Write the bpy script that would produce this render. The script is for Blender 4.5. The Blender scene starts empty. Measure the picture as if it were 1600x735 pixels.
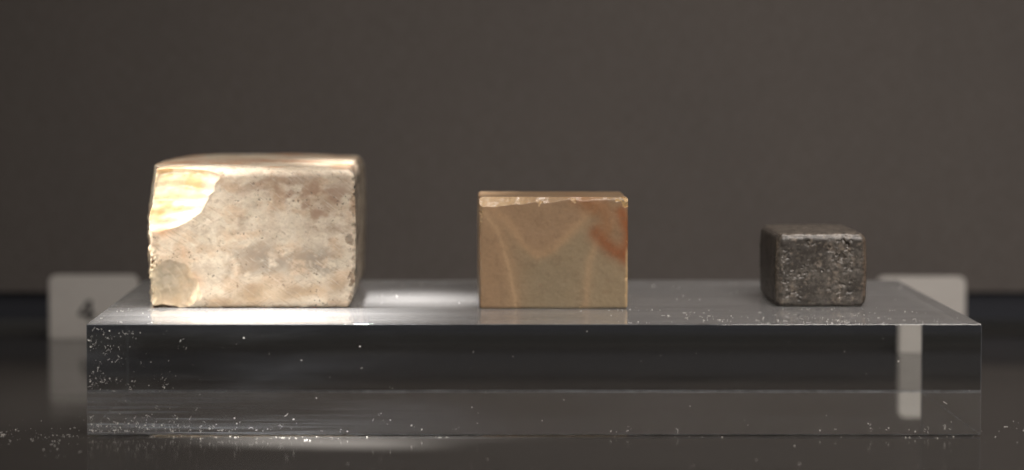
import bpy, bmesh, math, random
import numpy as np
from mathutils import Vector

S = bpy.context.scene
C = S.collection
R = math.radians

# ------------------------------------------------------------------ camera, world, lamps, exposure
cam_data = bpy.data.cameras.new('camera')
cam = bpy.data.objects.new('camera', cam_data)
C.objects.link(cam)
cam.location = (0.0, -0.786, 0.1085)
cam.rotation_euler = (R(90 - 3.80), 0, 0)
cam_data.sensor_width = 36
cam_data.lens = 99.7
cam_data.shift_x = 96 / 1600
cam_data.clip_start = 0.01
cam_data.clip_end = 50
cam_data.dof.use_dof = True
cam_data.dof.focus_distance = 0.812
cam_data.dof.aperture_fstop = 8.0
S.camera = cam

world = bpy.data.worlds.new('World')
S.world = world
world.use_nodes = True
world.node_tree.nodes['Background'].inputs[0].default_value = (1.0, 0.93, 0.86, 1)
world.node_tree.nodes['Background'].inputs[1].default_value = 0.022

S.view_settings.view_transform = 'Standard'
S.view_settings.look = 'None'
S.view_settings.exposure = 0
S.view_settings.gamma = 1
S.view_settings.use_curve_mapping = False


def aim(o, target):
    o.rotation_euler = (Vector(target) - o.location).to_track_quat('-Z', 'Y').to_euler()


def spot(name, loc, target, power, size_deg, blend, radius, col):
    d = bpy.data.lights.new(name, 'SPOT')
    d.energy = power
    d.spot_size = R(size_deg)
    d.spot_blend = blend
    d.shadow_soft_size = radius
    d.color = col
    o = bpy.data.objects.new(name, d)
    C.objects.link(o)
    o.location = loc
    aim(o, target)
    return o


def area(name, loc, target, power, sx, sy, col):
    d = bpy.data.lights.new(name, 'AREA')
    d.shape = 'RECTANGLE'
    d.size, d.size_y = sx, sy
    d.energy = power
    d.color = col
    o = bpy.data.objects.new(name, d)
    C.objects.link(o)
    o.location = loc
    aim(o, target)
    return o


# the case's narrow spotlight on the large weight, and the soft strip under its lid
spot('case_spotlight', (-0.440, 0.015, 0.475), (-0.0760, 0.023, 0.058), 160, 7.0, 1.0, 0.018, (1.0, 0.96, 0.92))
spot('case_front_spotlight', (-0.295, -0.357, 0.46), (-0.108, 0.053, 0.046), 12.5, 13, 1.0, 0.02, (1.0, 0.93, 0.84))
spot('added_pool_light', (-0.055, 0.070, 0.60), (-0.013, 0.078, 0.031), 80, 6.0, 1.0, 0.018, (1.0, 0.95, 0.90))  # added lamp, makes the bright pool right of the large weight
floor_glow = spot('added_floor_glow', (-0.045, -0.060, 0.60), (-0.036, -0.013, 0.0), 120, 7.6, 1.0, 0.010, (1.0, 0.97, 0.92))  # added lamp for the glowing strip of floor before the block
floor_glow.scale = (1.0, 0.30, 1.0)
lid = area('case_strip_light', (0.22, -0.42, 0.42), (0.14, 0.20, -0.02), 0.41, 0.40, 0.10, (1.0, 0.91, 0.84))
lid.data.spread = R(64)
area('case_lid_glow', (0.16, -0.10, 0.60), (0.10, 0.06, 0.03), 1.5, 0.40, 0.10, (1.0, 0.92, 0.85))

S.cycles.max_bounces = 24
S.cycles.transmission_bounces = 20
S.cycles.glossy_bounces = 12
S.cycles.diffuse_bounces = 4
S.cycles.transparent_max_bounces = 12
S.cycles.caustics_reflective = True
S.cycles.caustics_refractive = True
S.cycles.blur_glossy = 0.4
S.cycles.sample_clamp_indirect = 8.0
S.cycles.use_denoising = True

# ------------------------------------------------------------------ helpers
rng = np.random.default_rng(7)
random.seed(7)


def srgb(r, g, b):
    f = lambda v: ((v / 255 + 0.055) / 1.055) ** 2.4 if v > 10 else v / 255 / 12.92
    return np.array([f(r), f(g), f(b)])


def hash3(i, j, k, seed):
    h = (i * 374761393 + j * 668265263 + k * 2147483647 + seed * 1274126177) & 0xFFFFFFFF
    h = ((h ^ (h >> 13)) * 1274126177) & 0xFFFFFFFF
    h = ((h ^ (h >> 16)) * 2246822519) & 0xFFFFFFFF
    return ((h ^ (h >> 15)) & 0xFFFFFF) / float(0xFFFFFF)


def vnoise(p, seed=0):
    """value noise, p (n,3) -> (n,) in 0..1"""
    i = np.floor(p).astype(np.int64)
    f = p - i
    f = f * f * f * (f * (f * 6 - 15) + 10)
    out = 0
    for a in (0, 1):
        wa = f[:, 0] if a else 1 - f[:, 0]
        for b in (0, 1):
            wb = f[:, 1] if b else 1 - f[:, 1]
            for c in (0, 1):
                wc = f[:, 2] if c else 1 - f[:, 2]
                out = out + wa * wb * wc * hash3(i[:, 0] + a, i[:, 1] + b, i[:, 2] + c, seed)
    return out


def fbm(p, scale, seed=0, octaves=4, gain=0.5):
    out, amp, tot, s = 0, 1.0, 0, scale
    for o in range(octaves):
        out = out + amp * vnoise(p * s + 17.3 * o, seed + o)
        tot += amp
        amp *= gain
        s *= 2.03
    return out / tot


def smooth(a, b, x):
    t = np.clip((x - a) / (b - a), 0, 1)
    return t * t * (3 - 2 * t)


def poly_dist(px, pz, pts):
    d = np.full(px.shape, 1e9)
    for (x0, z0), (x1, z1) in zip(pts[:-1], pts[1:]):
        dx, dz = x1 - x0, z1 - z0
        t = np.clip(((px - x0) * dx + (pz - z0) * dz) / (dx * dx + dz * dz), 0, 1)
        d = np.minimum(d, np.hypot(px - x0 - t * dx, pz - z0 - t * dz))
    return d


def mix(a, b, t):
    t = np.asarray(t)[:, None]
    return a * (1 - t) + b * t


def lattice_box(nx, ny, nz):
    """unit-lattice surface of a box: integer coordinates (n,3) and quads, outward facing"""
    quads = []

    def face(fixed_axis, value, u, v, nu, nv, flip):
        g = np.zeros((nu + 1, nv + 1, 3), dtype=np.int64)
        g[..., fixed_axis] = value
        g[..., u] = np.arange(nu + 1)[:, None]
        g[..., v] = np.arange(nv + 1)[None, :]
        q = np.stack([g[:-1, :-1], g[1:, :-1], g[1:, 1:], g[:-1, 1:]], axis=2).reshape(-1, 4, 3)
        quads.append(q[:, ::-1] if flip else q)

    face(1, 0, 0, 2, nx, nz, False)
    face(1, ny, 0, 2, nx, nz, True)
    face(0, 0, 1, 2, ny, nz, True)
    face(0, nx, 1, 2, ny, nz, False)
    face(2, 0, 0, 1, nx, ny, True)
    face(2, nz, 0, 1, nx, ny, False)
    q = np.concatenate(quads).reshape(-1, 3)
    key = (q[:, 0] * (ny + 1) + q[:, 1]) * (nz + 1) + q[:, 2]
    uk, first, inv = np.unique(key, return_index=True, return_inverse=True)
    return q[first], inv.reshape(-1, 4)


def round_box(p, size, r):
    lo = np.array(r, dtype=float) * np.ones(3)
    c = np.clip(p, lo, np.array(size) - lo)
    d = p - c
    l = np.linalg.norm(d / lo, axis=1)
    m = np.max(np.abs(d / lo), axis=1)
    k = np.where(l > 1e-9, m / np.maximum(l, 1e-9), 1.0)
    return c + d * k[:, None]


def mesh_object(name, verts, faces, mats, smooth_shade=True, mat_index=None, parent=None):
    me = bpy.data.meshes.new(name)
    if isinstance(faces, np.ndarray):
        n = faces.shape[1]
        me.vertices.add(len(verts))
        me.vertices.foreach_set('co', np.asarray(verts, dtype=np.float32).ravel())
        me.loops.add(faces.size)
        me.loops.foreach_set('vertex_index', faces.ravel().astype(np.int32))
        me.polygons.add(len(faces))
        me.polygons.foreach_set('loop_start', np.arange(0, faces.size, n, dtype=np.int32))
        me.polygons.foreach_set('loop_total', np.full(len(faces), n, dtype=np.int32))
        me.update(calc_edges=True)
        me.validate()
    else:
        me.from_pydata([tuple(v) for v in verts], [], faces)
    for m in mats:
        me.materials.append(m)
    if mat_index is not None:
        me.polygons.foreach_set('material_index', np.asarray(mat_index, dtype=np.int32))
    me.polygons.foreach_set('use_smooth', np.full(len(me.polygons), smooth_shade))
    o = bpy.data.objects.new(name, me)
    C.objects.link(o)
    if parent:
        o.parent = parent
    return o


def set_attr(o, name, kind, data):
    a = o.data.attributes.new(name, kind, 'POINT')
    if kind == 'FLOAT_COLOR':
        rgba = np.ones((len(data), 4), dtype=np.float32)
        rgba[:, :3] = data
        a.data.foreach_set('color', rgba.ravel())
    else:
        a.data.foreach_set('value', np.asarray(data, dtype=np.float32))


def tag(o, label, cat, group=None, kind=None):
    o['label'] = label
    if cat:
        o['category'] = cat
    if group:
        o['group'] = group
    if kind:
        o['kind'] = kind


class NT:
    """tiny helper for node trees"""

    def __init__(self, name):
        self.m = bpy.data.materials.new(name)
        self.m.use_nodes = True
        self.t = self.m.node_tree
        self.t.nodes.clear()
        self.out = self.n('ShaderNodeOutputMaterial')

    def n(self, kind, **kw):
        x = self.t.nodes.new(kind)
        for k, v in kw.items():
            if k in x.bl_rna.properties.keys():
                setattr(x, k, v)
        return x

    def l(self, a, b):
        self.t.links.new(a, b)

    def noise(self, scale, detail=4, rough=0.5, vec=None, distortion=0):
        x = self.n('ShaderNodeTexNoise')
        x.inputs['Scale'].default_value = scale
        x.inputs['Detail'].default_value = detail
        x.inputs['Roughness'].default_value = rough
        x.inputs['Distortion'].default_value = distortion
        if vec is not None:
            self.l(vec, x.inputs['Vector'])
        return x.outputs['Fac']

    def coord(self, scale=(1, 1, 1), rot=(0, 0, 0)):
        tc = self.n('ShaderNodeTexCoord')
        mr = self.n('ShaderNodeMapping')          # turn first, then stretch
        mr.inputs['Rotation'].default_value = rot
        self.l(tc.outputs['Object'], mr.inputs['Vector'])
        mp = self.n('ShaderNodeMapping')
        mp.inputs['Scale'].default_value = scale
        self.l(mr.outputs['Vector'], mp.inputs['Vector'])
        return mp.outputs['Vector']

    def ramp(self, src, lo, hi, a=0.0, b=1.0):
        x = self.n('ShaderNodeMapRange')
        x.interpolation_type = 'SMOOTHSTEP'
        for k, v in (('From Min', lo), ('From Max', hi), ('To Min', a), ('To Max', b)):
            x.inputs[k].default_value = v
        self.l(src, x.inputs['Value'])
        return x.outputs['Result']

    def math(self, op, a, b=None, clamp=False):
        x = self.n('ShaderNodeMath')
        x.operation = op
        x.use_clamp = clamp
        for i, v in enumerate((a, b)):
            if v is None:
                continue
            if isinstance(v, (int, float)):
                x.inputs[i].default_value = v
            else:
                self.l(v, x.inputs[i])
        return x.outputs[0]

    def mixc(self, fac, a, b, mode='MIX'):
        x = self.n('ShaderNodeMix')
        x.data_type = 'RGBA'
        x.blend_type = mode
        for s, v in ((x.inputs[0], fac), (x.inputs[6], a), (x.inputs[7], b)):
            if isinstance(v, (int, float)):
                s.default_value = v
            elif isinstance(v, (tuple, list, np.ndarray)):
                s.default_value = (*[float(q) for q in v[:3]], 1)
            else:
                self.l(v, s)
        return x.outputs[2]

    def attr(self, name, out='Color'):
        x = self.n('ShaderNodeAttribute')
        x.attribute_name = name
        return x.outputs[out]

    def bump(self, h, strength, dist):
        x = self.n('ShaderNodeBump')
        x.inputs['Strength'].default_value = strength
        x.inputs['Distance'].default_value = dist
        self.l(h, x.inputs['Height'])
        return x.outputs['Normal']

    def principled(self, **kw):
        x = self.n('ShaderNodeBsdfPrincipled')
        for k, v in kw.items():
            s = x.inputs[k.replace('_', ' ')]
            if isinstance(v, (int, float)):
                s.default_value = v
            elif isinstance(v, (tuple, list, np.ndarray)):
                s.default_value = (*[float(q) for q in v[:3]], 1) if len(s.default_value) == 4 else tuple(v)
            else:
                self.l(v, s)
        self.l(x.outputs[0], self.out.inputs[0])
        return x


# ------------------------------------------------------------------ materials of the setting
def mat_wall():
    t = NT('woven_cloth_panel')
    warp = t.noise(1.0, 2, 0.5, t.coord((2600, 2600, 240)))
    weft = t.noise(1.0, 2, 0.5, t.coord((240, 240, 2600)))
    weave = t.math('ADD', warp, weft)
    blotch = t.noise(14, 4, 0.6, t.coord())
    col = t.mixc(t.ramp(weave, 0.75, 1.25), (0.104, 0.093, 0.086), (0.138, 0.124, 0.116))
    col = t.mixc(t.ramp(blotch, 0.35, 0.7, 0, 0.25), col, (0.100, 0.091, 0.087))
    t.principled(Base_Color=col, Roughness=0.95, Specular_IOR_Level=0.2, Normal=t.bump(weave, 0.5, 0.0003))
    return t.m


def mat_skirting():
    t = NT('dark_blue_grey_felt')
    n = t.noise(900, 3, 0.6, t.coord())
    col = t.mixc(n, (0.030, 0.032, 0.039), (0.042, 0.045, 0.054))
    t.principled(Base_Color=col, Roughness=0.9, Specular_IOR_Level=0.2)
    return t.m


def mat_floor():
    t = NT('polished_dark_plinth')
    n = t.noise(60, 4, 0.6, t.coord((0.4, 1, 1)))
    f = t.noise(1800, 2, 0.5, t.coord())
    col = t.mixc(n, (0.050, 0.047, 0.045), (0.063, 0.060, 0.057))
    rough = t.ramp(t.noise(35, 5, 0.65, t.coord((0.5, 1, 1))), 0.3, 0.7, 0.07, 0.13)
    t.principled(Base_Color=col, Roughness=rough, IOR=1.5, Normal=t.bump(f, 0.04, 0.0001))
    return t.m


def mat_acrylic(name, film, film_col=(0.74, 0.80, 0.90), streak=0.6, scale=9.0, rough=0.0, glare_haze=0.0, lo=0.45, hi=1.6):
    """clear cast acrylic with a film of dust and polishing haze"""
    t = NT(name)
    g = t.n('ShaderNodeBsdfGlass')
    g.inputs['IOR'].default_value = 1.49
    g.inputs['Roughness'].default_value = rough
    g.inputs['Color'].default_value = (0.985, 0.99, 0.985, 1)
    d = t.n('ShaderNodeBsdfDiffuse')
    d.inputs['Color'].default_value = (*film_col, 1)
    s1 = t.noise(1.0, 4, 0.6, t.coord((scale * 0.9, scale * 16, scale * 16)))
    s2 = t.noise(1.0, 5, 0.65, t.coord((scale * 6, scale * 7, scale * 7)))
    n = t.math('ADD', t.math('MULTIPLY', s1, streak), t.math('MULTIPLY', s2, 1 - streak))
    fac = t.ramp(n, 0.30, 0.72, film * lo, film * hi)
    if glare_haze:      # spotlight glare and lit haze painted in as pale film towards the left
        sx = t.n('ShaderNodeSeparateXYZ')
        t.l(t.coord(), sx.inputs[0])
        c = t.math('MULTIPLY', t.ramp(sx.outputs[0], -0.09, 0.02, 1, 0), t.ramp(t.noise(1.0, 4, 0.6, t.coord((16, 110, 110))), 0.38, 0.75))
        fac = t.math('ADD', fac, t.math('MULTIPLY', c, glare_haze))
    m = t.n('ShaderNodeMixShader')
    t.l(fac, m.inputs[0])
    t.l(g.outputs[0], m.inputs[1])
    t.l(d.outputs[0], m.inputs[2])
    t.l(m.outputs[0], t.out.inputs[0])
    return t.m


M_wall, M_skirt, M_floor = mat_wall(), mat_skirting(), mat_floor()

# ------------------------------------------------------------------ the setting
def slab(name, x0, x1, y0, y1, z0, z1, mat):
    p = np.array([(x, y, z) for x in (x0, x1) for y in (y0, y1) for z in (z0, z1)])
    f = [(0, 1, 3, 2), (4, 6, 7, 5), (0, 4, 5, 1), (2, 3, 7, 6), (0, 2, 6, 4), (1, 5, 7, 3)]
    o = mesh_object(name, p, f, [mat], smooth_shade=False)
    return o


o = slab('floor', -0.9, 0.9, -1.1, 0.319, -0.02, 0.0, M_floor)
tag(o, 'polished dark grey display case floor mirroring the label cards', None, kind='structure')
o = slab('back_wall', -0.9, 0.9, 0.2997, 0.319, 0.0145, 0.9, M_wall)
tag(o, 'brown grey cloth covered back panel of the display case', None, kind='structure')
o = slab('skirting', -0.9, 0.9, 0.3022, 0.3172, 0.0035, 0.0142, M_skirt)
tag(o, 'dark blue grey strip below the cloth back panel', None, kind='structure')

# ------------------------------------------------------------------ acrylic riser
BX0, BX1, BD, BH = -0.1014, 0.1479, 0.150, 0.0314
bev = 0.00018


def build_riser():
    bm = bmesh.new()
    bmesh.ops.create_cube(bm, size=1.0)
    for v in bm.verts:
        v.co = Vector((BX0 + (v.co.x + 0.5) * (BX1 - BX0), (v.co.y + 0.5) * BD, 0.0004 + (v.co.z + 0.5) * (BH - 0.0004)))
    bmesh.ops.bevel(bm, geom=list(bm.edges), offset=bev, segments=1, affect='EDGES', profile=0.5)
    bm.normal_update()
    idx = []
    for f in bm.faces:
        n = f.normal
        if n.z > 0.95:
            k = 0
        elif n.y < -0.95:
            k = 1
        elif max(abs(n.x), abs(n.y), abs(n.z)) > 0.95:
            k = 4 if n.z < -0.95 else 2
        else:
            k = 5 if n.z < -0.3 and abs(n.y) > 0.3 else 3
        f.material_index = k
    me = bpy.data.meshes.new('acrylic_riser')
    bm.to_mesh(me)
    bm.free()
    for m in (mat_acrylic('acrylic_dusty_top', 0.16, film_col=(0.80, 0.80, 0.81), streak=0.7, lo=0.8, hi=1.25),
              mat_acrylic('acrylic_front', 0.002, streak=0.35, glare_haze=0.09),
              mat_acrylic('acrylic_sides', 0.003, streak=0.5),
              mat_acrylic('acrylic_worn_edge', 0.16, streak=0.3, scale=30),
              mat_acrylic('acrylic_scuffed_glare_underside', 0.030, streak=0.75, rough=0.02, glare_haze=0.30),  # scuffs, plus spotlight glare painted as pale streaks on the left
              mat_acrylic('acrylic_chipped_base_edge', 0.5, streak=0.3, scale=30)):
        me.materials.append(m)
    o = bpy.data.objects.new('acrylic_riser', me)
    C.objects.link(o)
    tag(o, 'long clear acrylic block with dusty faces carrying the three stone weights', 'display stand')
    return o


riser = build_riser()

# ------------------------------------------------------------------ stone weights (built in millimetres, front face at y = 0)
def stone_object(name, co_mm, faces, mat, col, gloss, origin, rotz=0.0):
    co = co_mm * 0.001
    o = mesh_object(name, co, faces, [mat])
    set_attr(o, 'tone', 'FLOAT_COLOR', col)
    set_attr(o, 'fracture', 'FLOAT', gloss)
    o.location = origin
    o.rotation_euler = (0, 0, rotz)
    return o


def vertex_normals(co, faces):
    a, b, c, d = (co[faces[:, i]] for i in range(4))
    n = np.cross(c - a, d - b)
    out = np.zeros_like(co)
    for i in range(4):
        np.add.at(out, faces[:, i], n)
    return out / np.maximum(np.linalg.norm(out, axis=1), 1e-12)[:, None]


def carve(co, centre, radii, ripple=0.0, rip_c=(0, 0), rip_f=1.0, jag=0.0):
    """push what lies inside an ellipsoid out to its surface along y/x, leaving a concave scar; returns the mask"""
    c, r = np.array(centre, float), np.array(radii, float)
    q = (co - c) / r
    l = np.linalg.norm(q, axis=1)
    rad = np.ones(len(co))
    if ripple:
        dd = np.hypot(co[:, 0] - rip_c[0], co[:, 2] - rip_c[1])
        rad = rad + ripple * np.sin(dd * rip_f + 3 * fbm(co, 0.12, 301, 2)) * fbm(co, 0.2, 305, 2) * 2
    if jag:
        rad = rad + jag * (fbm(co, 1.6 / float(r.min()) + 0.25, 311, 3) - 0.5)
    inside = l < rad
    k = np.where(inside, rad / np.maximum(l, 1e-6), 1.0)
    return c + (q * k[:, None]) * r, inside


def mat_large_stone():
    t = NT('patinated_cream_chert')
    col = t.attr('tone')
    fr = t.attr('fracture', 'Fac')
    pat = t.math('SUBTRACT', 1.0, fr, True)
    # dark pin-prick pits
    v = t.n('ShaderNodeTexVoronoi')
    v.inputs['Scale'].default_value = 700
    wob = t.n('ShaderNodeTexNoise')
    wob.inputs['Scale'].default_value = 900
    t.l(t.coord(), wob.inputs['Vector'])
    vm = t.n('ShaderNodeVectorMath')
    vm.operation = 'MULTIPLY_ADD'
    t.l(wob.outputs['Color'], vm.inputs[0])
    vm.inputs[1].default_value = (0.0013, 0.0013, 0.0013)
    t.l(t.coord(), vm.inputs[2])
    t.l(vm.outputs[0], v.inputs['Vector'])
    pits = t.ramp(v.outputs['Distance'], 0.10, 0.32, 1, 0)
    sel = t.ramp(t.noise(170, 3, 0.6, t.coord()), 0.50, 0.60)
    pits = t.math('MULTIPLY', t.math('MULTIPLY', pits, sel), pat)
    col = t.mixc(t.math('MULTIPLY', pits, 0.80), col, (0.10, 0.075, 0.055))
    # polishing scratches in two directions
    sc1 = t.ramp(t.noise(1.0, 3, 0.6, t.coord((130, 130, 1700), (0, R(-30), 0))), 0.56, 0.68)
    sc2 = t.ramp(t.noise(1.0, 3, 0.6, t.coord((150, 150, 1900), (0, R(28), 0))), 0.57, 0.70)
    patch = t.ramp(t.noise(45, 3, 0.5, t.coord()), 0.38, 0.62)
    scr = t.math('MULTIPLY', t.math('MULTIPLY', t.math('MAXIMUM', sc1, sc2), patch), pat)
    stain = t.ramp(t.noise(190, 7, 0.72, t.coord((0.8, 1, 1.2))), 0.44, 0.66)
    col = t.mixc(t.math('MULTIPLY', t.math('MULTIPLY', stain, pat), 0.52), col, (0.38, 0.28, 0.20))
    fleck = t.ramp(t.noise(620, 4, 0.7, t.coord((0.7, 1, 1.3), (0, R(-30), 0))), 0.55, 0.68)
    col = t.mixc(t.math('MULTIPLY', t.math('MULTIPLY', fleck, pat), 0.55), col, (0.30, 0.22, 0.155))
    col = t.mixc(t.math('MULTIPLY', scr, 0.55), col, (0.33, 0.24, 0.16))
    sc3 = t.ramp(t.noise(1.0, 3, 0.6, t.coord((140, 140, 1600), (0, R(-38), 0))), 0.56, 0.70)
    col = t.mixc(t.math('MULTIPLY', t.math('MULTIPLY', sc3, pat), 0.35), col, (0.82, 0.77, 0.66))
    grain = t.noise(1500, 3, 0.6, t.coord())
    col = t.mixc(t.ramp(grain, 0.3, 0.7, 0, 0.22), col, (0.42, 0.33, 0.23))
    rough = t.ramp(fr, 0, 1, 0.55, 0.34)
    h = t.math('SUBTRACT', t.math('MULTIPLY', grain, 0.5), t.math('MULTIPLY', pits, 1.0))
    p = t.principled(Base_Color=col, Roughness=rough, Normal=t.bump(h, 0.35, 0.0002),
                     Specular_IOR_Level=0.5)
    p.inputs['Subsurface Weight'].default_value = 0.12
    p.inputs['Subsurface Radius'].default_value = (1.0, 0.6, 0.35)
    p.inputs['Subsurface Scale'].default_value = 0.0012
    return t.m


def build_large():
    sx, sy, sz = 60.7, 98.0, 41.6
    ijk, faces = lattice_box(208, 130, 142)
    p = ijk / np.array([208, 130, 142]) * np.array([sx, sy, sz])
    # denser rows towards the front
    v = p[:, 1] / sy
    p[:, 1] = sy * (0.45 * v + 0.55 * v ** 2)
    p = round_box(p, (sx, sy, sz), (1.5, 1.6, 2.0))
    frac = np.zeros(len(p))
    # the worn, slightly swollen block: rounded top rear, bellied top
    u, w = p[:, 0] / sx, p[:, 1] / sy
    p[:, 2] += np.where(p[:, 2] > 20, (p[:, 2] - 20) / 21.6, 0) * (
        -0.6 * smooth(0.12, 0.0, u) - 0.9 * smooth(0.06, 0.0, w) - 1.4 * smooth(0.90, 1.0, w) * 0.6)
    p[:, 0] += np.where(p[:, 0] > 30, (p[:, 0] - 30) / 30, 0) * (0.7 * np.sin(np.clip(p[:, 2] / 41.6, 0, 1) * math.pi) - 1.1 * smooth(5, 0, p[:, 2]) - 0.5 * smooth(38, 41.6, p[:, 2]))
    p[:, 2] += np.where(p[:, 2] > 20, (p[:, 2] - 20) / 21.6, 0) * 0.7 * np.sin(np.clip(u, 0, 1) * math.pi) * smooth(0.0, 0.3, w)
    p[:, 0] -= np.where(p[:, 0] < 30, (30 - p[:, 0]) / 30, 0) * 3.7 * np.sin(np.clip(w / 0.9, 0, 1) * math.pi) * smooth(0.0, 0.25, w)
    # left flank leans in above its shoulder, ragged below
    lean = np.where(p[:, 2] > 25, (p[:, 2] - 25) * 0.15, 0) + np.where(p[:, 2] < 25, 0.5 + 0.9 * smooth(18, 0, p[:, 2]), 0.2)
    rag = (fbm(p, 0.45, 3, 4) - 0.5) * 2.4 + (fbm(p, 1.6, 9, 3) - 0.5) * 0.9
    lim = lean + np.where(p[:, 2] < 26, rag, rag * 0.35) - 3.7 * np.sin(np.clip(w / 0.9, 0, 1) * math.pi) * smooth(0.0, 0.25, w)
    p[:, 0] = np.where(p[:, 0] < lim, lim + (p[:, 0] - lim) * 0.03, p[:, 0])
    # flake scars
    p, m1 = carve(p, (0, -56.0, 44), (60, 60, 60), 0.0013, (10, -14), 1.75, 0.006)
    m1b = m1.copy()
    p, m1c = carve(p, (-6.0, -6.0, 37.0), (12.0, 12.0, 17.0), jag=0.08)
    p, m2 = carve(p, (6.0, -24.4, 5.0), (26.0, 26.0, 26.0), 0.0012, (-2, 2), 2.2, 0.028)
    p, m2b = carve(p, (3.4, -14.6, 4.0), (16.0, 16.2, 17.0), jag=0.02)
    p, m3 = carve(p, (0.5, -4.0, 13.0), (3.2, 5.0, 2.6), jag=0.5)
    p, m3b = carve(p, (0.5, -2.4, 3.5), (3.6, 4.0, 4.8), jag=0.5)
    p, _ = carve(p, (4.2, -1.8, -0.8), (5.5, 6.0, 2.2), jag=0.4)
    small = [(59.4, 20.5, 1.5), (60.6, 8.4, 2.0), (60.4, 1.6, 2.2), (61.2, 38.0, 1.6), (61.2, 33.0, 1.4),
             (61.2, 27.5, 1.3), (61.2, 14.5, 1.2), (61.3, 5.0, 1.6), (42, 41.4, 1.2), (49.5, 41.6, 1.4), (30.5, 41.6, 1.2),
             (22.0, 41.0, 1.4), (36.5, 0.2, 1.0), (52, 0.1, 1.2), (17, 0.2, 1.3), (56.8, 41.3, 1.6)]
    chips = np.zeros(len(p), bool)
    for x, z, r in small:
        p, mm = carve(p, (x, -r * 0.62, z), (r * 0.9, r, r * 1.3), jag=0.9)
        chips |= mm
    frac = np.maximum(frac, (m1 | m2 | m1c) * 1.0)
    # ragged rims
    crust = np.exp(-((p[:, 0] - 1.0) / 2.3) ** 2 - ((p[:, 1]) / 4) ** 2) * smooth(20, 12, p[:, 2])
    n = vertex_normals(p, faces)
    disp = (fbm(p, 0.10, 21, 3) - 0.5) * 0.5 + (fbm(p, 1.1, 31, 3) - 0.5) * (0.045 + 1.7 * crust)
    disp = disp * np.where(frac > 0.5, 0.35, 1.0)
    edge = smooth(2.0, 0.0, np.abs(p[:, 0] - sx)) * smooth(3, 0, p[:, 1])
    disp -= edge * np.maximum(fbm(p, 0.9, 77, 3) - 0.48, 0) * 3.0
    p = p + n * disp[:, None]
    p[:, 2] = np.maximum(p[:, 2], 0.0)

    # colour of the stone itself, plus painted shade on its right side
    x, y, z = p.T
    L = lambda *c: srgb(*c)
    warp = np.stack([x + 5 * (fbm(p, 0.12, 40, 3) - 0.5), y, z + 5 * (fbm(p, 0.12, 50, 3) - 0.5)], 1)
    col = np.tile(L(226, 213, 192), (len(p), 1))
    f1 = fbm(warp * [1, 1, 1.5], 0.16, 60, 5, 0.6)
    col = mix(col, L(206, 176, 144), smooth(0.46, 0.68, f1) * 0.6)
    blob = lambda bx, bz, rx, rz: np.exp(-((warp[:, 0] - bx) / rx) ** 2 - ((warp[:, 2] - bz) / rz) ** 2)
    frontal = smooth(14, 4, y)
    f2 = fbm(warp * [1, 1, 1.3], 0.38, 66, 4, 0.6)
    brk = lambda a, b: smooth(a, b, f2)
    col = mix(col, L(150, 112, 90), np.clip(blob(46, 34, 13, 6) + blob(54, 29, 7, 7) + 0.6 * blob(33, 37, 9, 4), 0, 1) * brk(0.30, 0.70) * 0.7 * frontal)
    col = mix(col, L(150, 118, 96), np.clip(blob(53, 31, 2.5, 2.2) + blob(38.5, 34.6, 2.2, 1.6), 0, 1) * 0.6 * frontal)
    col = mix(col, L(138, 128, 116), np.clip(blob(36, 12.5, 10, 3.6) + blob(51, 13, 5, 5) + 0.6 * blob(30, 17, 7, 3), 0, 1) * brk(0.34, 0.6) * 0.9 * frontal)
    col = mix(col, L(186, 158, 124), np.clip(blob(30, 4.5, 7, 2.8) + blob(21, 1.8, 4, 1.8) + blob(44, 4, 7, 2.4) + blob(55, 6.5, 3, 2), 0, 1) * 0.8 * frontal)
    col = mix(col, L(218, 158, 104), np.clip(blob(4.5, 23, 4, 2.6) + 0.5 * blob(14, 8, 3, 2.5) + 0.4 * blob(10, 16, 2, 1.5), 0, 1) * 0.75 * frontal)
    # top: warm streaks towards the rear
    top = smooth(39.0, 40.6, z) * smooth(0.5, 4, y)
    st = fbm(p * [0.35, 1.2, 1], 0.14, 90, 4, 0.55)
    col = mix(col, L(196, 140, 100), top * smooth(0.46, 0.62, st) * 0.8)
    col = mix(col, L(120, 78, 56), top * smooth(0.58, 0.70, st) * 0.7 * smooth(25, 45, x))
    # shade of the right flank, painted into the colour
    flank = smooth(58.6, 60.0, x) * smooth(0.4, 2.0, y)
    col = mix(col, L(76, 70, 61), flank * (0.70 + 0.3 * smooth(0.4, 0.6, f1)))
    # fresh fracture surfaces: honey above, grey below
    band = 0.5 + 0.5 * np.sin(np.hypot(x - 10, z + 14) * 1.75 + 3 * fbm(p, 0.12, 301, 2) + 0.3)
    honey = mix(np.tile(L(236, 216, 174), (len(p), 1)), L(224, 186, 128), smooth(0.40, 0.68, fbm(p, 0.22, 120, 3)))
    honey = mix(honey, L(246, 236, 210), smooth(0.90, 1.0, band) * smooth(0.42, 0.60, fbm(p, 0.22, 124, 3)) * 0.8)
    rim = smooth(-0.5, 4.5, 20.6 - np.hypot(x, z - 44) + 2.2 * (fbm(p, 0.5, 151, 3) - 0.5))
    k1 = np.maximum(m1b * rim, m1c * 1.0)
    col = mix(col, honey, k1 * (0.9 - 0.5 * smooth(7, 0, x) * smooth(29, 40, z)))
    col = mix(col, L(204, 138, 72), k1 * blob(2.6, 27.5, 2.2, 3.2) * 0.8)
    rr = np.hypot((x + 1) / 15.0, (z - 10.5) / 13.0) + 0.25 * (fbm(p, 0.3, 135, 3) - 0.5)
    grey = mix(np.tile(L(158, 146, 126), (len(p), 1)), L(214, 190, 158), smooth(0.3, 0.95, rr))
    arcs = 0.5 + 0.5 * np.sin(np.hypot(x + 2, z - 2) * 2.2 + 4 * fbm(p, 0.15, 137, 2))
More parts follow.
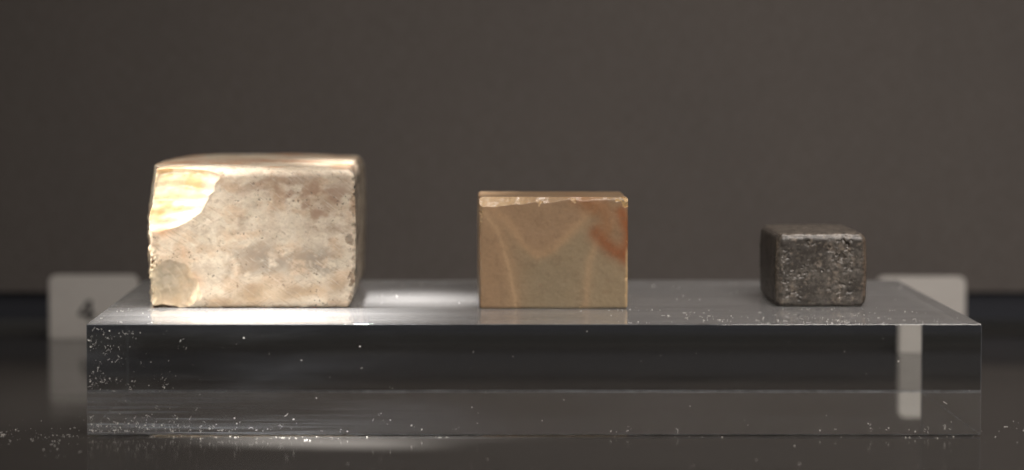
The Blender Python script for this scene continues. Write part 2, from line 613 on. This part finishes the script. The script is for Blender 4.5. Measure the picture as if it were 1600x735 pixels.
    grey = mix(grey, L(226, 208, 178), smooth(0.88, 1.0, arcs) * smooth(0.4, 0.6, fbm(p, 0.35, 139, 3)) * 0.6)
    grey = mix(grey, L(198, 186, 164), smooth(0.4, 0.7, fbm(p, 0.5, 130, 3)) * 0.4)
    col = mix(col, grey, (m2 & ~m1b) * (0.62 + 0.3 * smooth(0.35, 0.6, fbm(p, 0.6, 153, 3))))
    col = mix(col, L(120, 98, 78), np.clip((m3 * 0.7) + chips * 0.55, 0, 1))
    # the pale crust along the ragged edge and patches of darker tone along the base
    col = mix(col, L(236, 218, 184), np.clip(crust, 0, 1) * 0.6)
    col = mix(col, L(128, 104, 82), smooth(1.4, 0.2, z) * smooth(0.42, 0.6, fbm(p, 0.35, 140, 3)) * 0.8)
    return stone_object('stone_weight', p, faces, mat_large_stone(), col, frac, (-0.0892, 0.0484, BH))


def mat_banded_stone():
    t = NT('banded_brown_chert')
    col = t.attr('tone')
    g = t.noise(900, 4, 0.65, t.coord())
    col = t.mixc(t.ramp(g, 0.3, 0.72, 0, 0.14), col, (0.10, 0.075, 0.05))
    g2 = t.noise(2200, 2, 0.5, t.coord())
    col = t.mixc(t.ramp(g2, 0.55, 0.75, 0, 0.18), col, (0.50, 0.40, 0.28))
    fr = t.attr('fracture', 'Fac')
    p = t.principled(Base_Color=col, Roughness=t.ramp(fr, 0, 1, 0.36, 0.20), Normal=t.bump(g, 0.10, 0.0001))
    p.inputs['Subsurface Weight'].default_value = 0.10
    p.inputs['Subsurface Radius'].default_value = (1.0, 0.6, 0.35)
    p.inputs['Subsurface Scale'].default_value = 0.001
    return t.m


def build_banded():
    sx, sy, sz = 43.7, 48.0, 33.0
    nx, ny, nz = 190, 110, 144
    ijk, faces = lattice_box(nx, ny, nz)
    p = ijk / np.array([nx, ny, nz]) * np.array([sx, sy, sz])
    v = p[:, 1] / sy
    p[:, 1] = sy * (0.4 * v + 0.6 * v ** 2)
    p = round_box(p, (sx, sy, sz), (1.0, 0.9, 1.0))
    w = p[:, 1] / sy
    p[:, 2] -= np.where(p[:, 2] > 16, (p[:, 2] - 16) / 17, 0) * 1.6 * smooth(0.55, 1.0, w) ** 2
    # front top arris struck off: broad at the left, narrow to the right
    x = p[:, 0]
    c = np.interp(x, [0, 3, 10, 17, 19, 26, 30, 37, 44], [2.6, 2.9, 2.3, 1.4, 1.9, 0.9, 1.3, 0.8, 0.8])
    c = c + (fbm(p * [1, 0, 0], 0.4, 5, 3) - 0.5) * 0.6
    s = p[:, 1] * 1.15 + (sz - p[:, 2])
    cut = s < c
    d = np.where(cut, (c - s) / (1 + 1.15 ** 2), 0)
    p[:, 1] += d * 1.15
    p[:, 2] -= d
    frac = cut * 1.0
    p, mc = carve(p, (45.0, -1.6, 34.0), (5.4, 3.4, 5.0), jag=0.8)
    frac = np.maximum(frac, mc * 0.8)
    chips = np.zeros(len(p), bool)
    for cx, cz, r in [(-0.2, 29, 1.4), (-0.3, 25.5, 1.1), (-0.2, 20.5, 0.9), (-0.4, 13, 0.9), (43.9, 20, 0.8), (43.9, 9, 1.0),
                      (43.8, 4, 0.9), (-0.3, 4.0, 1.0), (9, -0.2, 0.7), (30, -0.2, 0.7), (17.8, 32.6, 1.3), (27.8, 32.8, 1.1)]:
        p, mm = carve(p, (cx, -r * 0.5, cz), (r, r, r * 1.7), jag=0.9)
        chips |= mm
    n = vertex_normals(p, faces)
    p = p + n * ((fbm(p, 0.2, 11, 4) - 0.5) * 0.30 + (fbm(p, 1.2, 15, 3) - 0.5) * 0.07 * (1 + 3 * chips))[:, None]
    p[:, 2] = np.maximum(p[:, 2], 0)
    x, y, z = p.T

    U = lambda u, vv: ((u / 3.063 - 29) / 5.307, (213 - vv / 3.063) / 5.307)
    P = lambda *q: [U(a, b) for a, b in q]
    k = 1 / 3.063 / 5.307
    # bands run through the stone: sampled a little displaced with depth
    wx = x + 1.1 * (fbm(p, 0.16, 23, 3) - 0.5) + 0.10 * y
    wz = z + 1.1 * (fbm(p, 0.16, 27, 3) - 0.5) + 0.06 * y
    L = srgb
    col = np.tile(L(150, 132, 104), (len(p), 1))
    col = mix(col, L(160, 128, 96), smooth(18, 4, wx) * 0.8)
    col = mix(col, L(138, 124, 100), np.exp(-((wx - 22) / 8) ** 2 - ((wz - 6) / 9) ** 2) * 0.6)
    vpts = P((120, 130), (230, 245), (300, 335), (370, 398), (450, 362), (520, 295), (600, 205), (680, 120))
    dv = poly_dist(wx, wz, vpts) / k
    vz = np.interp(wx, [q[0] for q in vpts], [q[1] for q in vpts])
    inside = smooth(-1.0, 2.4, wz - vz)
    col = mix(col, L(156, 126, 96), inside * 0.85)
    col = mix(col, L(176, 142, 106), np.exp(-(dv / 24) ** 2) * 0.7)
    d1 = poly_dist(wx, wz, P((115, 190), (170, 270), (205, 370), (230, 470), (250, 560), (262, 670))) / k
    col = mix(col, L(194, 162, 124), np.exp(-(d1 / 11) ** 2) * 0.55)
    col = mix(col, L(176, 142, 106), np.exp(-((d1 - 16) / 16) ** 2) * 0.3 * (wx < 12))
    d2 = poly_dist(wx, wz, P((720, 230), (655, 320), (612, 430), (598, 530), (603, 670))) / k
    col = mix(col, L(182, 150, 114), np.exp(-(d2 / 20) ** 2) * 0.5)
    d3 = poly_dist(wx, wz, P((560, 115), (640, 170))) / k
    col = mix(col, L(146, 98, 58), np.exp(-(d3 / 42) ** 2) * 0.8)
    d4 = poly_dist(wx, wz, P((645, 285), (690, 325), (735, 375), (800, 405))) / k
    col = mix(col, L(142, 78, 34), np.exp(-(d4 / 40) ** 2) * 0.85)
    d5 = poly_dist(wx, wz, P((770, 190), (800, 290), (795, 400))) / k
    col = mix(col, L(148, 84, 38), np.exp(-(d5 / 38) ** 2) * 0.9)
    d6 = poly_dist(wx, wz, P((690, 160), (700, 260))) / k
    col = mix(col, L(152, 106, 68), np.exp(-(d6 / 44) ** 2) * 0.75)
    sp = fbm(p, 0.6, 33, 4, 0.6)
    col = mix(col, L(122, 98, 76), smooth(0.58, 0.75, sp) * 0.25)
    col = mix(col, L(206, 174, 126), smooth(42.6, 43.6, x) * smooth(19, 16, z) * 0.8)
    col = mix(col, L(214, 184, 142), np.clip(cut * 0.45 * smooth(20, 8, x) + cut * 0.15, 0, 1))
    col = mix(col, L(206, 170, 112), mc * 0.85)
    col = mix(col, L(206, 172, 124), chips * 0.5)
    top = smooth(32.2, 32.9, z) * (~cut)
    col = mix(col, L(150, 122, 92), top * 0.6)
    col = mix(col, L(90, 78, 66), smooth(0.7, 0.0, x) * smooth(10, 6, z) * 0.6)
    lum = (col @ np.array([0.3, 0.6, 0.1]))[:, None]
    col = np.clip((0.88 * col + 0.12 * lum) * [1.16, 1.14, 1.10], 0, 0.85)
    return stone_object('stone_weight', p, faces, mat_banded_stone(), col, frac, (0.0085, 0.0463, BH))


def mat_dark_stone():
    t = NT('pitted_dark_stone')
    col = t.attr('tone')
    g = t.noise(700, 4, 0.7, t.coord())
    col = t.mixc(t.ramp(g, 0.42, 0.62, 0, 0.75), col, (0.026, 0.022, 0.018))
    g2 = t.noise(1700, 2, 0.6, t.coord())
    col = t.mixc(t.ramp(g2, 0.61, 0.71, 0, 0.5), col, (0.42, 0.37, 0.31))
    rub = t.ramp(t.noise(95, 3, 0.5, t.coord()), 0.40, 0.60, 1.0, 0.22)
    h = t.math('MULTIPLY', t.math('ADD', t.math('MULTIPLY', g, 1.0), t.math('MULTIPLY', g2, 0.5)), rub)
    wear = t.attr('fracture', 'Fac')
    t.principled(Base_Color=col, Roughness=t.ramp(wear, 0, 1, 0.42, 0.20), Normal=t.bump(h, 0.28, 0.0002),
                 Specular_IOR_Level=0.8)
    return t.m


def build_dark():
    sx, sy, sz = 26.6, 43.0, 21.8
    nx, ny, nz = 150, 110, 120
    ijk, faces = lattice_box(nx, ny, nz)
    p = ijk / np.array([nx, ny, nz]) * np.array([sx, sy, sz])
    v = p[:, 1] / sy
    p[:, 1] = sy * (0.5 * v + 0.5 * v ** 2)
    p = round_box(p, (sx, sy, sz), (2.2, 2.0, 2.3))
    # flatter, slightly bellied faces
    c = p - np.array([sx, sy, sz]) / 2
    e = c / (np.array([sx, sy, sz]) / 2)
    p[:, 0] += 0.35 * np.sign(c[:, 0]) * (1 - e[:, 2] ** 2) * np.abs(e[:, 0])
    p[:, 2] += np.where(c[:, 2] > 0, 0.45 * (1 - e[:, 0] ** 2) * e[:, 2] * (1 - 0.5 * e[:, 1] ** 2), 0)
    # dents
    dents = np.zeros(len(p), bool)
    for cx, cz, r, q in [(10.6, 19.0, 1.5, 0.8), (12.5, 18.7, 1.1, 0.7), (20.6, 14.8, 1.9, 1.3), (18.4, 17.2, 1.3, 1.2), (3.2, 10.5, 1.2, 1.0),
                         (4.0, 7.6, 1.5, 0.5), (15.0, 10.8, 0.9, 0.6), (23.5, 7.8, 1.3, 0.5), (20.5, 3.2, 1.0, 1.0), (22.6, 3.0, 0.8, 1.2),
                         (17.0, 5.5, 0.8, 1.1), (22.0, 18.0, 2.4, 1.6), (7.3, 4.5, 1.0, 0.7), (3.4, 15.5, 0.9, 1.1)]:
        p, mm = carve(p, (cx - 1.5, -r * 0.78, cz), (r, r, r * q), jag=0.9)
        dents |= mm
    n = vertex_normals(p, faces)
    rough_zone = smooth(0.45, 0.62, fbm(p, 0.16, 207, 3)) + 0.15
    pit = np.maximum(fbm(p, 0.9, 201, 3) - 0.60, 0) * rough_zone
    fine = np.maximum(fbm(p, 1.9, 205, 2) - 0.60, 0)
    flat = smooth(0.80, 0.97, np.max(np.abs(n), axis=1))
    p = p + n * ((fbm(p, 0.25, 211, 4) - 0.5) * 0.5 - (pit * 1.6 + fine * 0.6 * rough_zone) * (0.25 + 0.75 * flat))[:, None]
    p[:, 2] = np.maximum(p[:, 2], 0)
    L = srgb
    f = fbm(p, 0.22, 221, 4, 0.6)
    col = np.tile(L(100, 91, 79), (len(p), 1))
    col = mix(col, L(66, 58, 50), smooth(0.42, 0.62, f) * 0.9)
    f2 = fbm(p, 0.7, 231, 3, 0.6)
    col = mix(col, L(140, 122, 100), smooth(0.60, 0.72, f2) * 0.8)
    wear = 1 - flat
    col = mix(col, L(122, 110, 96), wear * 0.55)
    col = mix(col, L(132, 116, 100), smooth(sz - 1.2, sz - 0.2, p[:, 2]) * 0.6)
    col = mix(col, L(140, 112, 84), smooth(sx - 1.6, sx, p[:, 0]) * 0.7)
    lum = (col @ np.array([0.3, 0.6, 0.1]))[:, None]
    col = 0.6 * col + 0.4 * lum
    return stone_object('stone_weight', p, faces, mat_dark_stone(), col, wear, (0.0967, 0.0525, BH), R(0.3))


big = build_large()
tag(big, 'largest cream chert weight with scratched patina and flaked left corners', 'stone weight', 'stone weights on the acrylic block')
mid = build_banded()
tag(mid, 'banded brown chert weight with chevron veins and an orange patch', 'stone weight', 'stone weights on the acrylic block')
small = build_dark()
tag(small, 'smallest dark pitted stone weight with rounded worn edges', 'stone weight', 'stone weights on the acrylic block')

# ------------------------------------------------------------------ number cards behind the riser
def mat_card():
    t = NT('matt_white_plastic')
    n = t.noise(300, 3, 0.5, t.coord())
    t.principled(Base_Color=t.mixc(n, (0.49, 0.47, 0.445), (0.56, 0.54, 0.51)), Roughness=0.6)
    return t.m


def mat_ink():
    t = NT('black_print')
    n = t.noise(2000, 2, 0.5, t.coord())
    t.principled(Base_Color=t.mixc(n, (0.015, 0.015, 0.015), (0.03, 0.03, 0.03)), Roughness=0.6)
    return t.m


M_card, M_ink = mat_card(), mat_ink()


def card(loc, w, h, label, numeral=False, rotz=0.0):
    root = bpy.data.objects.new('number_card', None)
    root.empty_display_size = 0.01
    C.objects.link(root)
    root.location = loc
    root.rotation_euler = (0, 0, rotz)
    tag(root, label, 'label card', 'white number cards behind the acrylic block')
    th, r = 0.003, 0.0026
    prof = [(-w / 2, 0), (w / 2, 0)]
    for a in range(0, 7):
        an = R(a * 15)
        prof.append((w / 2 - r + r * math.cos(an), h - r + r * math.sin(an)))
    for a in range(6, 13):
        an = R(a * 15)
        prof.append((-w / 2 + r + r * math.cos(an), h - r + r * math.sin(an)))
    bm = bmesh.new()
    vs = [bm.verts.new((x, -th / 2, z)) for x, z in prof]
    f = bm.faces.new(vs)
    ex = bmesh.ops.extrude_face_region(bm, geom=[f])
    for v in ex['geom']:
        if isinstance(v, bmesh.types.BMVert):
            v.co.y += th
    bmesh.ops.recalc_face_normals(bm, faces=bm.faces)
    bmesh.ops.bevel(bm, geom=[e for e in bm.edges if e.calc_face_angle(0) > 1.2], offset=0.0003, segments=2, affect='EDGES')
    me = bpy.data.meshes.new('plate')
    bm.to_mesh(me)
    bm.free()
    me.materials.append(M_card)
    o = bpy.data.objects.new('plate', me)
    C.objects.link(o)
    o.parent = root
    if numeral:
        # bold "4": slanted stroke, crossbar, stem
        H, W, s = 0.0076, 0.0060, 0.00165
        outer = [(W * 0.56, H), (W * 0.56 + s, H), (W * 0.56 + s, H * 0.40), (W, H * 0.40), (W, H * 0.22), (W * 0.56 + s, H * 0.22),
                 (W * 0.56 + s, 0), (W * 0.56, 0), (W * 0.56, H * 0.22), (0, H * 0.22), (0, H * 0.40)]
        inner = [(W * 0.56, H * 0.40), (W * 0.24, H * 0.40), (W * 0.56, H * 0.78)]
        pts = outer + inner
        tri = [(10, 9, 8), (10, 8, 11), (10, 11, 12), (10, 12, 13), (10, 13, 0)]
        quad = [(1, 0, 13, 11), (1, 11, 8, 2), (2, 8, 7, 6), (3, 2, 5, 4)]
        bm = bmesh.new()
        vs = [bm.verts.new((x - W / 2, 0, z - H / 2)) for x, z in pts]
        for fc in [(0, 13, 12, 10), (10, 12, 11, 8), (10, 8, 9), (0, 1, 2, 11), (0, 11, 13), (11, 2, 5, 8), (8, 5, 6, 7), (2, 3, 4, 5)]:
            try:
                bm.faces.new([vs[i] for i in fc])
            except ValueError:
                pass
        ex = bmesh.ops.extrude_face_region(bm, geom=list(bm.faces))
        for v in ex['geom']:
            if isinstance(v, bmesh.types.BMVert):
                v.co.y -= 0.00012
        bmesh.ops.recalc_face_normals(bm, faces=bm.faces)
        me = bpy.data.meshes.new('numeral')
        bm.to_mesh(me)
        bm.free()
        me.materials.append(M_ink)
        o = bpy.data.objects.new('numeral', me)
        C.objects.link(o)
        o.parent = root
        o.location = (-0.0026, -th / 2 - 0.00002, 0.0108)
        o['label'] = 'black printed numeral 4'
    return root


card((-0.1325, 0.2638, 0.0), 0.0331, 0.0239, 'white card printed with a black 4 standing behind the acrylic block', True)
card((0.1748, 0.2638, 0.0), 0.0326, 0.0234, 'blank looking white card behind the acrylic block near the dark weight')

# ------------------------------------------------------------------ dust
def mat_dust():
    t = NT('pale_dust')
    n = t.noise(5000, 1, 0.5, t.coord())
    t.principled(Base_Color=t.mixc(n, (0.72, 0.70, 0.67), (0.92, 0.90, 0.87)), Roughness=0.8)
    return t.m


M_dust = mat_dust()


def dust(name, label, pts, frame, fibre_share=0.3, size=1.0):
    """pts (n,2) on the surface; frame(a,b,h) -> world point. Specks are little octahedra, fibres bent four-sided threads."""
    V, F = [], []
    for a, b in pts:
        base = len(V)
        if random.random() > fibre_share:
            s = size * random.choice([0.00003, 0.00004, 0.00004, 0.00005, 0.00006, 0.00008, 0.00010, 0.00014, 0.00024]) * random.uniform(0.7, 1.2)
            e = random.uniform(0.7, 1.7)
            an = random.uniform(0, math.pi)
            ca, sa = math.cos(an), math.sin(an)
            for dx, dy, dh in ((e, 0, 0), (0, 1, 0), (-e, 0, 0), (0, -1, 0), (0, 0, 0.9), (0, 0, -0.4)):
                V.append(frame(a + s * (dx * ca - dy * sa), b + s * (dx * sa + dy * ca), s * (0.45 + dh)))
            for i in range(4):
                j = (i + 1) % 4
                F.append((base + i, base + j, base + 4))
                F.append((base + j, base + i, base + 5))
        else:
            ln = size * (0.0002 + 0.0014 * random.random() ** 3)
            w = random.uniform(0.00003, 0.00006)
            an, curl = random.uniform(0, 2 * math.pi), random.uniform(-2.2, 2.2)
            x, y, segs = a, b, 5
            for i in range(segs + 1):
                h = w + abs(math.sin(i * 1.3 + a * 9000)) * w * 2.0
                nx, ny = -math.sin(an), math.cos(an)
                V += [frame(x + nx * w, y + ny * w, h), frame(x, y, h + w), frame(x - nx * w, y - ny * w, h), frame(x, y, max(h - w, 0))]
                x += math.cos(an) * ln / segs
                y += math.sin(an) * ln / segs
                an += curl / segs
            for i in range(segs):
                for q in range(4):
                    r_ = (q + 1) % 4
                    F.append((base + i * 4 + q, base + i * 4 + r_, base + i * 4 + 4 + r_, base + i * 4 + 4 + q))
            F.append((base, base + 3, base + 2, base + 1))
            e = base + segs * 4
            F.append((e, e + 1, e + 2, e + 3))
    o = mesh_object(name, V, F, [M_dust], smooth_shade=False)
    tag(o, label, 'dust', kind='stuff')
    return o


def inside_stones(x, y):
    return ((-0.0912 < x < -0.0265 and 0.0465 < y < 0.15) or (0.0065 < x < 0.0545 and 0.0445 < y < 0.096)
            or (0.094 < x < 0.1255 and 0.0505 < y < 0.097))


def scatter(n, gen, ok=lambda a, b: True):
    out = []
    while len(out) < n:
        a, b = gen()
        if ok(a, b):
            out.append((a, b))
    return out


U_, G_ = random.uniform, random.gauss


def clusters(n, gen, ok, spread, most=9):
    """uneven dust: little drifts of one to `most` flecks"""
    out = []
    while len(out) < n:
        a, b = gen()
        k = int(1 + (most - 1) * random.random() ** 3)
        sp = spread * U_(0.3, 1.4)
        for _ in range(k):
            q = (a + G_(0, sp), b + G_(0, sp))
            if ok(*q):
                out.append(q)
    return out


onblock = lambda x, y: BX0 + 0.001 < x < BX1 - 0.001 and 0.001 < y < BD - 0.001 and not inside_stones(x, y)
pts = clusters(190, lambda: (U_(0.045, 0.14), U_(0.0, 0.05)), onblock, 0.0016)
pts += clusters(120, lambda: (G_(0.10, 0.02), abs(G_(0.012, 0.012))), onblock, 0.0012)
pts += clusters(90, lambda: (U_(BX0, BX1), U_(0, BD)), onblock, 0.002)
pts += clusters(40, lambda: (G_(-0.10, 0.008), U_(0, 0.05)), onblock, 0.002)
dust('dust', 'fine white dust and fibres lying on the acrylic block top', pts, lambda a, b, h: (a, b, BH + h), 0.30, 0.95)

onfront = lambda x, z: BX0 + 0.0006 < x < BX1 - 0.0006 and 0.0012 < z < BH - 0.0008
pts = clusters(190, lambda: (BX0 + abs(G_(0.0, 0.008)), U_(0.013, BH)), onfront, 0.0009)
pts += clusters(60, lambda: (BX0 + abs(G_(0.012, 0.02)), U_(0.0, BH)), onfront, 0.0012)
pts += scatter(60, lambda: (U_(BX0, BX1), U_(0.001, BH)), onfront)
pts += clusters(360, lambda: (BX0 + abs(G_(0, 0.028)), abs(G_(0.0012, 0.0020))), onfront, 0.0009)
pts += clusters(40, lambda: (U_(BX0, BX1), abs(G_(0.0012, 0.0012))), onfront, 0.001)
pts += clusters(30, lambda: (G_(0.129, 0.006), abs(G_(0.0012, 0.0008))), onfront, 0.0008)
dust('dust', 'white dust flecks and fibres clinging to the acrylic block front', pts, lambda a, b, h: (a, -h, b), 0.26, 0.9)

onfloor = lambda x, y: not (BX0 - 0.0005 < x < BX1 + 0.0005 and -0.0005 < y < BD + 0.0005) and y < 0.24
pts = clusters(140, lambda: (G_(-0.115, 0.010), G_(0.008, 0.014)), onfloor, 0.0016)
pts += clusters(30, lambda: (G_(-0.107, 0.012), U_(-0.05, -0.001)), onfloor, 0.0016)
pts += clusters(80, lambda: (U_(BX0, -0.025), -abs(G_(0.001, 0.003)) - 0.0006), onfloor, 0.001)
pts += clusters(45, lambda: (U_(-0.16, 0.18), U_(-0.06, 0.05)), onfloor, 0.002, 4)
pts += clusters(45, lambda: (G_(0.157, 0.008), G_(0.004, 0.010)), onfloor, 0.0014)
pts += clusters(30, lambda: (U_(BX0, BX1), -abs(G_(0.0, 0.002)) - 0.0006), onfloor, 0.001)
dust('dust', 'white dust specks scattered over the polished case floor', pts, lambda a, b, h: (a, b, h), 0.22, 0.95)
